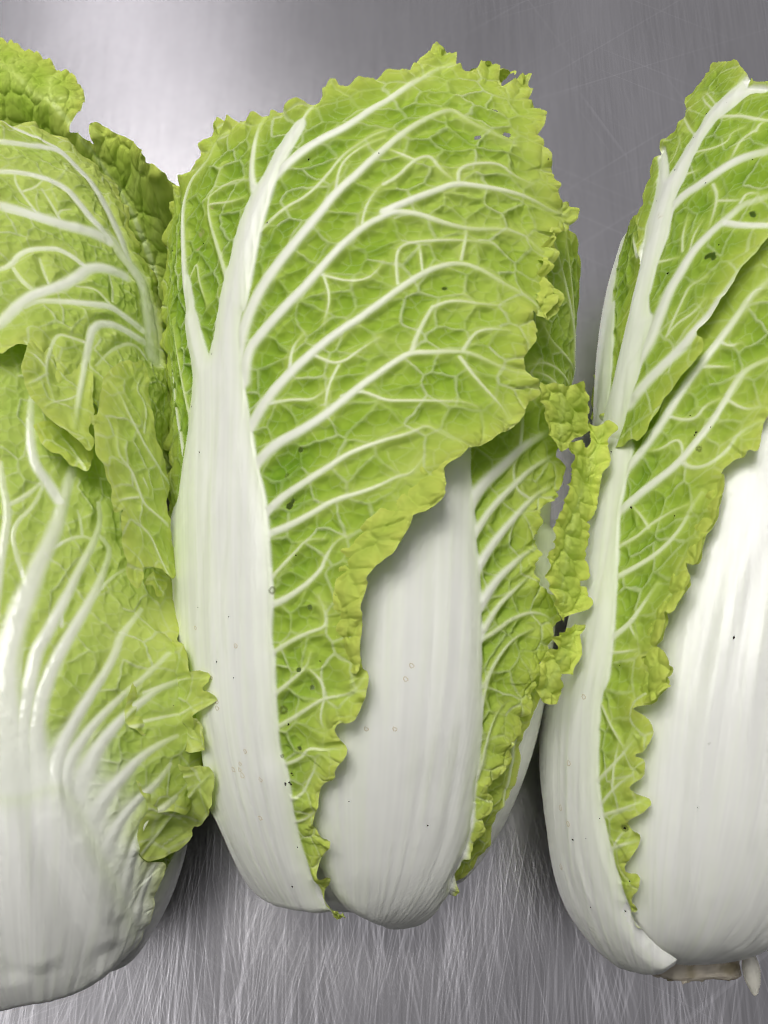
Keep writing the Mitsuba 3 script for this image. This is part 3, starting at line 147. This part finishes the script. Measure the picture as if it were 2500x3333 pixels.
def curve(flat, sc, closed):
    return chaikin(np.asarray(flat, float).reshape(-1, 2) * sc, 2, closed)
def edges_of_cells(q, s, rng, aspect=1.0):
    """distance to the edges of a jittered cell pattern, and a random strength per edge"""
    lo, hi = q.min(0) - 2 * s, q.max(0) + 2 * s
    g = np.stack(np.meshgrid(np.arange(lo[0], hi[0], s), np.arange(lo[1], hi[1], s * aspect)), -1)
    g[::2, :, 0] += s / 2
    g = g.reshape(-1, 2) + rng.uniform(-.42, .42, (g.size // 2, 2)) * [s, s * aspect]
    d, j = cKDTree(g).query(q, k=5, workers=-1)
    a = g[j[:, 0]]
    best, k1 = np.full(len(q), 1e9), np.zeros(len(q), int)
    for m in range(1, 5):
        b = g[j[:, m]]
        e = b - a
        x = np.abs(((a + b) / 2 - q) * e).sum(1) * 0 + ((((a + b) / 2 - q) * e).sum(1) / np.maximum(np.linalg.norm(e, axis=1), 1e-9))
        k1 = np.where(x < best, j[:, m], k1)
        best = np.minimum(best, x)
    h = ((j[:, 0] * 7919 + k1 * 7919) % 1013) / 1013.0
    return np.maximum(best, 0), h

PX = 0.1276                   # mm on the heads per unit in which vein widths are noted
def lin(*c):
    c = np.array(c) / 255.0
    return np.where(c < .04045, c / 12.92, ((c + .055) / 1.055) ** 2.4)
WHITE, PALE = np.array([.82, .83, .775]), np.array([.74, .80, .52])
DEEP, MID, LIGHT, YELLOW = np.array([.135, .315, .014]), np.array([.325, .51, .045]), np.array([.57, .70, .17]), np.array([.64, .71, .14])

def emit(key, v, f, col, nrm, bsdf, uv=None, **lab):
    used = np.zeros(len(v), bool)
    used[f] = True
    idx = np.cumsum(used) - 1
    path = meshkit.write_ply((v[used], idx[f]), color=np.clip(col[used], 0.005, .92), normals=nrm[used], uv=None if uv is None else uv[used])
    scene[key] = {'type': 'ply', 'filename': path, 'face_normals': False, 'bsdf': {'type': 'ref', 'id': bsdf}}
    if lab:
        labels[key] = lab

def vertex_normals(v, f):
    n, fn = np.zeros_like(v), np.cross(v[f[:, 1]] - v[f[:, 0]], v[f[:, 2]] - v[f[:, 0]])
    for k in range(3):
        np.add.at(n, f[:, k], fn)
    return n / np.maximum(np.linalg.norm(n, axis=1, keepdims=True), 1e-15)

def build_leaf(e, key, seed, fine=0.46):
    rng, par, free = np.random.default_rng(seed), e['par'], e.get('free')
    head = HEADS[e['cab']]
    sc = np.array([.1, .1]) if free else np.array([CA / 1000, CT / 10000])
    adax = par.get('adax', 0)
    out = chaikin(np.asarray(e['out'], float).reshape(-1, 2) * sc, 1, True)
    out = densify(out, fine * .9, True)
    if par['edge'] > 0:       # small teeth
        tang = np.roll(out, -1, 0) - np.roll(out, 1, 0)
        nn = np.c_[tang[:, 1], -tang[:, 0]] / np.maximum(np.linalg.norm(tang, axis=1, keepdims=True), 1e-9)
        out = out + nn * (n2(out, 4.5, seed) * .42 + n2(out, 14, seed + 3) * 1.2)[:, None] * par['edge']
    poly = Polygon(out).buffer(0)
    if poly.geom_type != 'Polygon':
        poly = max(poly.geoms, key=lambda g: g.area)
    poly = Polygon(poly.exterior)
    bnd = densify(np.array(poly.exterior.coords)[:-1], fine * .9, True)
    rib = None
    for r in e['rib']:
        r = Polygon(curve(r, sc, True)).buffer(0)
        rib = r if rib is None else rib.union(r)
    lo, hi = bnd.min(0), bnd.max(0)
    q = np.stack(np.meshgrid(np.arange(lo[0], hi[0], fine), np.arange(lo[1], hi[1], fine * .866)), -1)
    q[1::2, :, 0] += fine / 2
    ok = np.ones(q.shape[:2], bool)
    keepc = np.zeros(q.shape[:2], bool)
    keepc[:, ::1] = False
    keepc[::2, ::1] = (np.arange(q.shape[1]) % 2 == 0)[None]
    q, keepc = q.reshape(-1, 2), keepc.ravel()
    q = q + rng.uniform(-.08, .08, q.shape) * fine
    ins = contains_xy(poly, q[:, 0], q[:, 1])
    q, keepc = q[ins], keepc[ins]
    db = cKDTree(bnd).query(q, workers=-1)[0]
    keep = db > fine * .55
    if rib is not None:
        rin = rib.buffer(-1.5)
        inr = contains_xy(rin, q[:, 0], q[:, 1])
        keep &= ~inr | keepc
    q = np.vstack([bnd, q[keep]])
    f = Delaunay(q).simplices
    c = q[f].mean(1)
    f = f[contains_xy(poly, c[:, 0], c[:, 1])]
    s = np.cross(q[f[:, 1]] - q[f[:, 0]], q[f[:, 2]] - q[f[:, 0]])
    f = np.where((s > 0)[:, None], f, f[:, ::-1])[np.abs(s) > 1e-6]
    # ---- base surface
    if free:
        ctl = np.array(free, float) * [.1, .1, .1]
        rb = RBFInterpolator(ctl[:, :2], ctl[:, 2], kernel='thin_plate_spline', smoothing=.05)
        def base(q):
            return np.c_[q, rb(q)] / 1000
        P0 = base(q)
        N0 = vertex_normals(P0, f)
        N0[N0[:, 2] < 0] *= -1
        d3 = lambda c: base(c)
    else:
        d3 = lambda c: head.P(c[:, 0] / CA, c[:, 1] / CT)
        P0, N0 = d3(q), head.N(q[:, 0] / CA, q[:, 1] / CT)
    lift = np.full(len(q), float(e['off']) if not free else 0.0)
    if e.get('lift'):
        c = np.array(e['lift'], float)
        if len(c) > 2:
            v = RBFInterpolator(c[:, :2] * sc / 60, c[:, 2] / 10, kernel='linear', smoothing=.01)(q / 60)
            lift += np.clip(v, c[:, 2].min() / 10, c[:, 2].max() / 10)
    # ---- distances (mm) to the margin, the rib and the veins
    kb = cKDTree(d3(bnd) * 1000)
    dm, jm = kb.query(P0 * 1000, workers=-1)
    arc = np.r_[0, np.cumsum(np.linalg.norm(np.diff(d3(bnd), axis=0), axis=1))] * 1000
    sm = arc[jm]
    dr_ = np.full(len(q), -30.0)
    if rib is not None:
        rl = np.vstack([densify(np.array(g.exterior.coords)[:-1], .6, True) for g in getattr(rib, 'geoms', [rib])])
        dd = cKDTree(d3(rl) * 1000).query(P0 * 1000, workers=-1)[0]
        dr_ = np.where(contains_xy(rib, q[:, 0], q[:, 1]), dd, -dd)
    wob = n2(q, 5, seed + 11)
    vh, vw, vb, vs = np.zeros(len(q)), np.zeros(len(q)), np.zeros(len(q)), np.full(len(q), 30.0)
    P0mm = P0 * 1000
    for pts, a, b in e['veins']:
        c = densify(chaikin(np.asarray(pts, float).reshape(-1, 2) * sc, 2, False), .5, False)
        c3 = d3(c) * 1000
        near = np.all((P0mm > c3.min(0) - 9) & (P0mm < c3.max(0) + 9), axis=1)
        if not near.any():
            continue
        ix = np.nonzero(near)[0]
        d, j = cKDTree(c3).query(P0mm[ix], workers=-1)
        u = j / (len(c) - 1)
        hw = np.maximum((b + (a - b) * (1 - u) ** par.get('taper', 1.3)) * PX * (1.0 if a > 8 else .8) * par.get('wide', 1), .28) * (1 + .12 * wob[ix])
        hgt = par.get('vhs', 1) * .40 * np.minimum(hw, 2.0) * np.exp(-(d / (1.0 * hw)) ** 2) * ss(0, par.get('ramp', .06), u) * (1 - .5 * ss(.85, 1, u))
        vh[ix] = np.maximum(vh[ix], hgt)
        vw[ix] = np.maximum(vw[ix], (1 - ss(.4 * hw, 1.5 * hw + .15, d)) * (1 if a > 8 else .8) * (1 - par.get('tip', .85) * ss(.55, 1, u)))
        vb[ix] = np.maximum(vb[ix], hw * (d < 1.6 * hw))
        vs[ix] = np.minimum(vs[ix], np.maximum(d - hw, 0))
    vs = np.minimum(vs, np.maximum(-dr_, 0))
    broad = ss(.5, 1.7, vb)[:, None]
    warp = np.c_[n2(q, 11, seed + 21), n2(q, 11, seed + 22)] * 2.4 + np.c_[n2(q, 4, seed + 23), n2(q, 4, seed + 24)] * .7
    s1, s2 = (7.5, 3.8) if adax else (par.get('cell', 10.5), 4.2)
    d1, h1 = edges_of_cells(q + warp, s1, rng)
    d2, h2 = edges_of_cells(q + warp * .7, s2, rng)
    soft = par.get('soft', 0)
    blade = 1 - ss(-1.2 - soft, .6 + soft, dr_)
    gs = par.get('gsoft', soft)
    bladeg = 1 - ss(-1.2 - gs, .6 + gs, dr_)
    off_vein = ss(0, 2.5, vs)
    netm = ss(-.5, .35, n2(q, 22, seed + 61))
    tw = (1 - ss(.2, .7, d1)) * (.2 + .8 * h1) * (.5 + .5 * netm)
    fw = (1 - ss(.08, .40, d2)) * (.05 + .4 * h2)
    th = np.exp(-(d1 / .55) ** 2) * .32 * (.3 + .7 * h1)
    fh = np.exp(-(d2 / .3) ** 2) * .10
    w1 = n2(q, 6.5, seed + 31)
    w2 = n2(q, 2.4, seed + 32)
    big = n2(q, 26, seed + 33)
    if adax:
        bub = 1.8 * np.sqrt(1 - (1 - np.clip(d1 / 2.9, 0, 1)) ** 2) + .55 * np.sqrt(1 - (1 - np.clip(d2 / 1.3, 0, 1)) ** 2)
        lam = bub - .25 * vh + .4 * w1
        D = lift + blade * lam
    else:
        pil = par.get('pil', 0)
        dim = (1 - np.exp(-(d1 / 2.2) ** 1.5))
        rel = par.get('rel', 1)
        lam = -(1.7 - 1.2 * pil) * rel * dim * off_vein - .30 * rel * (1 - np.exp(-(d2 / .9) ** 1.5)) * off_vein
        lam += -(1.0 - 1.4 * pil) * (1 - np.exp(-vs / 4.0)) + rel * off_vein * (1.5 * np.abs(n2(q, 12, seed + 35)) + .10 * n2(q, 1.3, seed + 36) + .75 * w1 * (1 + .8 * pil) + .28 * w2) + .9 * big * ss(0, 8, vs)
        dmr = np.minimum(dr_, dm)
        ribh = 1.5 * ss(-2 - gs, 7 + gs, dr_) - 2.6 * (1 - np.clip(dm / 6.0, 0, 1)) ** 2
        puff = np.exp(-(dm / 8.0) ** 2)[:, None][:, 0] * par.get('puff', .5) * off_vein
        bub = 1.5 * np.sqrt(1 - (1 - np.clip(d1 / 2.9, 0, 1)) ** 2) + .5 * np.sqrt(1 - (1 - np.clip(d2 / 1.3, 0, 1)) ** 2)
        lam = lam * (1 - puff) + bub * puff
        if par.get('wet'):
            lam = lam + .10 * n2(q, 1.6, seed + 91) + .12 * n2(q, 3.0, seed + 92)
        D = lift + bladeg * (lam + (th + fh) * off_vein * (1 - puff)) + np.maximum(vh, 0) * (bladeg + par.get('vin', .15) * (1 - bladeg)) + np.where(dr_ > -30, ribh * (1 - bladeg), 0)
    # grooves and ridges that run along the stalk
    for pts, w, h in e['groove']:
        c = densify(chaikin(np.asarray(pts, float).reshape(-1, 2) * sc, 2, False), .6, False)
        d, j = cKDTree(d3(c) * 1000).query(P0mm, distance_upper_bound=w * PX * 4, workers=-1)
        u = np.where(np.isfinite(d), j / (len(c) - 1), 0)
        D += np.where(np.isfinite(d), par.get('gro', .36) * h * np.exp(-(np.where(np.isfinite(d), d, 0) / (w * PX * 1.5)) ** 2) * ss(0, .12, u) * ss(0, .12, 1 - u), 0) * (1 - bladeg)
    stri = meshkit.fbm(np.c_[q[:, 0] / 2.0, q[:, 1] / 60, np.full(len(q), seed * 1.7)], 3, seed) - .5
    if par.get('fold'):
        calm = ss(0, par.get('fade', 1e-3) * 1.2, -dr_)
        D += blade * calm * par['fold'] * (1.2 * n2(q, 22, seed + 81) + .9 * np.abs(n2(q, 11, seed + 82))) * (.35 + .65 * ss(0, 3, vs))
    D += (1 - blade) * (.38 * stri + .35 * big)
    # frilled margin
    if par['ruf'] > 0:
        ph = sm / 15 * 2 * np.pi + 5 * n2(np.c_[sm, sm * 0], 23, seed + 41)
        amp = .5 + .5 * n2(np.c_[sm, sm * 0 + 50], 30, seed + 43)
        D += blade * .75 * par['ruf'] * (np.exp(-dm / 5.5) * (np.sin(ph) + .35) * amp + .22 * np.exp(-dm / 2.6) * np.sin(ph * 2.3 + 1))
    v = P0 + N0 * (D / 1000)[:, None]
    v[:, 2] = np.maximum(v[:, 2], .001)
    nrm = vertex_normals(v, f)
    if not free:
        flip = (nrm * N0).sum(1).mean() < 0
        if flip:
            f, nrm = f[:, ::-1], -nrm
    # ---- pigment: pale veins in green tissue, yellow towards the margin, white stalk
    tone, yel = par['tone'], par['yel']
    opq = np.maximum(vw, 1 - blade)
    m = np.clip(np.full(len(q), .5) + .40 * big + .24 * w1 + .12 * w2 + -.34 * np.exp(-np.maximum(-dr_, 0) / 28) * (rib is not None) + .5 * (yel - .15) + (.22 * np.exp(-vs / 2.2)), 0, 1)[:, None]
    g = np.where(m < .5, DEEP + (MID - DEEP) * (m * 2), MID + (LIGHT - MID) * (m * 2 - 1))
    ye = np.clip(.75 * np.exp(-dm / 7.0) * (.5 + .5 * par['edge']) + yel * (.45 + .4 * big), 0, .9)[:, None]
    g = g + (YELLOW - g) * ye
    g = g * tone
    g = g + (np.array([.56, .68, .23]) - g) * par.get('pale', 0)
    halo = (.5 * np.exp(-vs / 1.7))[:, None]
    g = g + (LIGHT * 1.05 - g) * halo
    vein_c = PALE if not adax else LIGHT
    k3 = (.62 if not adax else .35) * np.maximum(tw, fw * .8)[:, None]
    g = g + (vein_c - g) * k3
    vv = (vw * (.92 if not adax else .5))[:, None]
    g = g + ((vein_c * (1 - broad) + (WHITE * .8 + PALE * .2) * broad) * (.85 + .15 * tone) - g) * vv
    if rib is not None:       # the tissue between the ribs turns white towards the stalk
        fd = (1 - ss(0, par.get('fade', 1.3) * (.8 + .5 * np.exp(-vs / 1.5)), -dr_ + (3 if 'fade' in par else 0) * w1))[:, None]
        g = g + (WHITE * [.97, .99, .93] - g) * fd * .95
        opq = np.maximum(opq, fd[:, 0])
    rimw = (np.exp(-(dm / .45) ** 2) * .45 * par['edge'])[:, None]
    g = g + (np.array([.62, .70, .22]) - g) * rimw
    fib = meshkit.fbm(np.c_[q[:, 0] / .9, q[:, 1] / 45, np.full(len(q), seed * 2.3)], 2, seed + 3) - .5
    wt = WHITE * (1 + .05 * big + .10 * stri + .12 * fib)[:, None]
    gt = np.clip(.16 + 1.6 * stri + .5 * n2(q, 26, seed + 51), 0, 1)[:, None] * .34
    wt = wt + (np.array([.68, .76, .50]) - wt) * gt
    edge_g = (np.exp(-np.maximum(dr_, 0) / 2.8) * .5)[:, None] if rib is not None else 0
    wt = wt + (np.array([.66, .76, .42]) - wt) * edge_g * (dm > 3)[:, None]
    r = (1 - blade)[:, None]
    col = g * (1 - r) + wt * r
    # gnawed holes, spots and scars in the tissue; rings and specks of dirt on it
    gone = np.zeros(len(q), bool)
    kq = cKDTree(q)
    for kind, ma, mt, mr in e.get('marks', []):
        p2 = np.array([ma, mt]) * sc
        j = kq.query(p2)[1]
        r_mm = mr * .096
        near = np.array(kq.query_ball_point(q[j], r_mm * 3 + 1))
        if kind == 'speck':
            SPECKS[e['cab']].append((v[j], nrm[j], r_mm))
        elif kind == 'ring':
            RINGS[e['cab']].append((v[j], nrm[j], r_mm))
        else:
            d = np.linalg.norm(v[near] - v[j], axis=1) * 1000 * (1 + .35 * n2(q[near], 1.5, seed + 71))
            if kind == 'hole':
                gone[near[d < r_mm]] = True
                w = .55 * (1 - ss(r_mm, r_mm + .7, d))[:, None]
                col[near] = col[near] * (1 - w) + np.array([.22, .24, .06]) * w
            elif kind == 'spot':
                w = .75 * (ss(.25 * r_mm, .6 * r_mm, d) * (1 - ss(.7 * r_mm, 1.2 * r_mm, d)) + .35 * (d < .4 * r_mm))[:, None]
                col[near] = col[near] * (1 - w) + np.array([.10, .13, .025]) * w
            else:
                w = .8 * ((1 - ss(.6 * r_mm, 1.5 * r_mm, d)) * ss(-.3, .3, n2(q[near], 1.6, seed + 73)))[:, None]
                col[near] = col[near] * (1 - w) + np.array([.55, .48, .26]) * w
    f = f[~gone[f].any(1)]
    if rib is not None:
        mf = (dr_[f].mean(1) > 0)
    else:
        mf = np.zeros(len(f), bool)
    skin = 'wet_skin' if par.get('wet') else 'blade_skin'
    lab = {'label': par['label']} if par.get('label') else {}
    if (~mf).sum() > 60:
        emit(key, v, f[~mf], col, nrm, skin, uv=np.c_[np.clip(opq, 0, 1), vw], **lab)
        if mf.any():
            emit(key + '__midrib', v, f[mf], col, nrm, 'stalk_skin')
    else:
        emit(key, v, f, col, nrm, 'stalk_skin', **lab)
    return len(f)

SPECKS, RINGS = {k: [] for k in 'lcr'}, {k: [] for k in 'lcr'}
CAB = {'l': 'napa_cabbage', 'c': 'napa_cabbage_001', 'r': 'napa_cabbage_002'}
LABEL = {'l': 'pale wet napa cabbage at the left, a dark bubbly leaf behind its top',
         'c': 'whole napa cabbage in the middle with two white stalks and green veined leaves',
         'r': 'napa cabbage at the right cut by the frame with its cut stem end showing'}
total = 0
for k, name in CAB.items():
    labels[name] = {'label': LABEL[k], 'category': 'cabbage', 'group': 'napa cabbages lying in a row on the steel table'}
    h = HEADS[k]
    a, t = np.meshgrid(np.linspace(-np.pi, np.pi, 181), np.linspace(.003, .997, 200))
    ii, jj = np.meshgrid(np.arange(199), np.arange(180), indexing='ij')
    i0 = (ii * 181 + jj).ravel()
    f = np.vstack([np.c_[i0, i0 + 1, i0 + 182], np.c_[i0, i0 + 182, i0 + 181]])
    a, t = a.ravel(), t.ravel()
    P, N = h.P(a, t), h.N(a, t)
    D = -.0075 + .0045 * (1 - ss(.06, .2, t)) + .0016 * (meshkit.fbm(P * 140, 3, 5) * 2 - 1) * ss(.4, .7, t)
    D = D - .035 * ss(.64, .92, t)
    v = P + N * D[:, None]
    v[:, 2] = np.maximum(v[:, 2], .002)
    g = ss(.45, .75, t + .1 * (meshkit.fbm(P * 40, 3, 6) - .5))[:, None]
    col = WHITE * (1 - g) + MID * .9 * g
    emit(name + '__heart', v, f, col, vertex_normals(v, f), 'matte_skin')
    n = 0
    for i, e in enumerate([e for e in LEAVES if e['cab'] == k]):
        key = f'{name}__leaf' + (f'_{n:03d}' if n else '')
        n += 1
        total += build_leaf(e, key, 100 * (ord(k) - 96) + i)

# ------------------------------------------------------------------ specks of dirt and brownish rings on the leaves
import trimesh
ball = trimesh.creation.icosphere(1)
for k, name in CAB.items():
    rng = np.random.default_rng(ord(k))
    vs_, fs_, n0 = [], [], 0
    for p, n, r in SPECKS[k]:
        a = np.cross(n, rng.normal(size=3)); a /= np.linalg.norm(a)
        b = np.cross(n, a)
        d = np.array(ball.vertices) * (1 + .45 * rng.normal(size=(len(ball.vertices), 1)).clip(-1, 1))
        d = d * np.array([1.0, rng.uniform(.4, .8), .35]) * r * .7 / 1000
        vs_.append(p + n * r * .0002 + d[:, :1] * a + d[:, 1:2] * b + d[:, 2:] * n)
        fs_.append(np.array(ball.faces) + n0); n0 += len(d)
    if vs_:
        scene[name + '__dirt_speck'] = mikit.ply((np.vstack(vs_), np.vstack(fs_)), 'dirt')
        labels[name + '__dirt_speck'] = {'label': 'tiny black specks of soil scattered on the leaves', 'kind': 'stuff'}
    vs_, fs_, n0 = [], [], 0
    for p, n, r in RINGS[k]:
        a = np.cross(n, [1, 0, 0]); a /= np.linalg.norm(a)
        b = np.cross(n, a)
        u, w = np.meshgrid(np.arange(20) * np.pi / 10, np.arange(5) * 2 * np.pi / 5, indexing='ij')
        u, w = u.ravel(), w.ravel()
        rr = r * (1 + .18 * np.sin(u * 2 + r) + .1 * np.sin(u * 3)) * .8
        q = ((rr + .13 * np.cos(w)) * np.cos(u))[:, None] * a + ((rr + .13 * np.cos(w)) * np.sin(u) * 1.25)[:, None] * b + (.07 * np.sin(w))[:, None] * n
        vs_.append(p + q / 1000)
        i, j = np.meshgrid(np.arange(20), np.arange(5), indexing='ij')
        i, j = i.ravel(), j.ravel()
        c = [i * 5 + j, ((i + 1) % 20) * 5 + j, ((i + 1) % 20) * 5 + (j + 1) % 5, i * 5 + (j + 1) % 5]
        fs_.append(np.vstack([np.c_[c[0], c[1], c[2]], np.c_[c[0], c[2], c[3]]]) + n0); n0 += 100
    if vs_:
        scene[name + '__blemish_ring'] = mikit.ply((np.vstack(vs_), np.vstack(fs_)), 'tan', smooth=True)
        labels[name + '__blemish_ring'] = {'label': 'small brownish ring marks on the white stalk', 'kind': 'stuff'}

# ------------------------------------------------------------------ the cut stem end of the right cabbage and the bud beside it
def lump(key, centre, axis, r0, r1, length, seed, bsdf, rough, point=False):
    axis = np.array(axis, float) / np.linalg.norm(axis)
    a = np.cross(axis, [0, 0, 1]); a /= np.linalg.norm(a)
    b = np.cross(axis, a)
    nu, nv = 96, 60
    u, s = np.meshgrid(np.arange(nu) * 2 * np.pi / nu, np.linspace(0, 1, nv), indexing='ij')
    u, s = u.ravel(), s.ravel()
    if point:
        rad, h = (r0 + (r1 - r0) * s) * np.sin(np.pi * np.clip(s * .97 + .015, 0, 1)) ** .6, s * length
    else:             # side, then a flat cut face with a rounded rim
        rad = np.where(s < .6, r0 + (r1 - r0) * s / .6, r1 * np.sqrt(np.clip(1 - ((s - .6) / .4) ** 4, 0, 1)) * (1 - ((s - .6) / .4) ** 2 * .98).clip(0, 1))
        h = np.where(s < .6, s / .6 * length, length + .0012 * ss(.6, .75, s))
    dirs = np.cos(u)[:, None] * a + np.sin(u)[:, None] * b
    v = np.array(centre) + axis * h[:, None] + dirs * rad[:, None]
    nz = meshkit.fbm(v * 160, 4, seed) * 2 - 1 + .8 * (np.abs(meshkit.fbm(v * 320, 3, seed + 1) * 2 - 1) - .3)
    v = v + (dirs * .8 + axis * .5) * (nz * rough)[:, None]
    i, j = np.meshgrid(np.arange(nu), np.arange(nv - 1), indexing='ij')
    i, j = i.ravel(), j.ravel()
    q0, q1, q2, q3 = i * nv + j, ((i + 1) % nu) * nv + j, ((i + 1) % nu) * nv + j + 1, i * nv + j + 1
    f = np.vstack([np.c_[q0, q1, q2], np.c_[q0, q2, q3]])
    m = meshkit.fbm(v * 300, 3, seed + 5)[:, None]
    if point:
        col = np.array([.78, .76, .66]) * (.94 + .12 * m)
    else:
        col = np.array([.72, .65, .52]) * (.75 + .4 * m)
        dark = ss(.56, .68, meshkit.fbm(v * 180 + 9, 3, seed + 7))[:, None] * .55
        col = col * (1 - dark) + np.array([.30, .24, .09]) * dark
    emit(key, v, f, col, vertex_normals(v, f), bsdf)
lump('napa_cabbage_002__stem', (.117, -.150, .050), (0.02, -1, .06), .0185, .0160, .0262, 3, 'matte_skin', .0028)
labels['napa_cabbage_002__stem'] = {'label': 'rough brownish cut stem end'}
lump('napa_cabbage_002__bud', (.1312, -.1660, .070), (.08, -1, -.12), .0036, .0026, .0150, 9, 'matte_skin', .0003, point=True)
labels['napa_cabbage_002__bud'] = {'label': 'small white pointed bud beside the cut stem'}
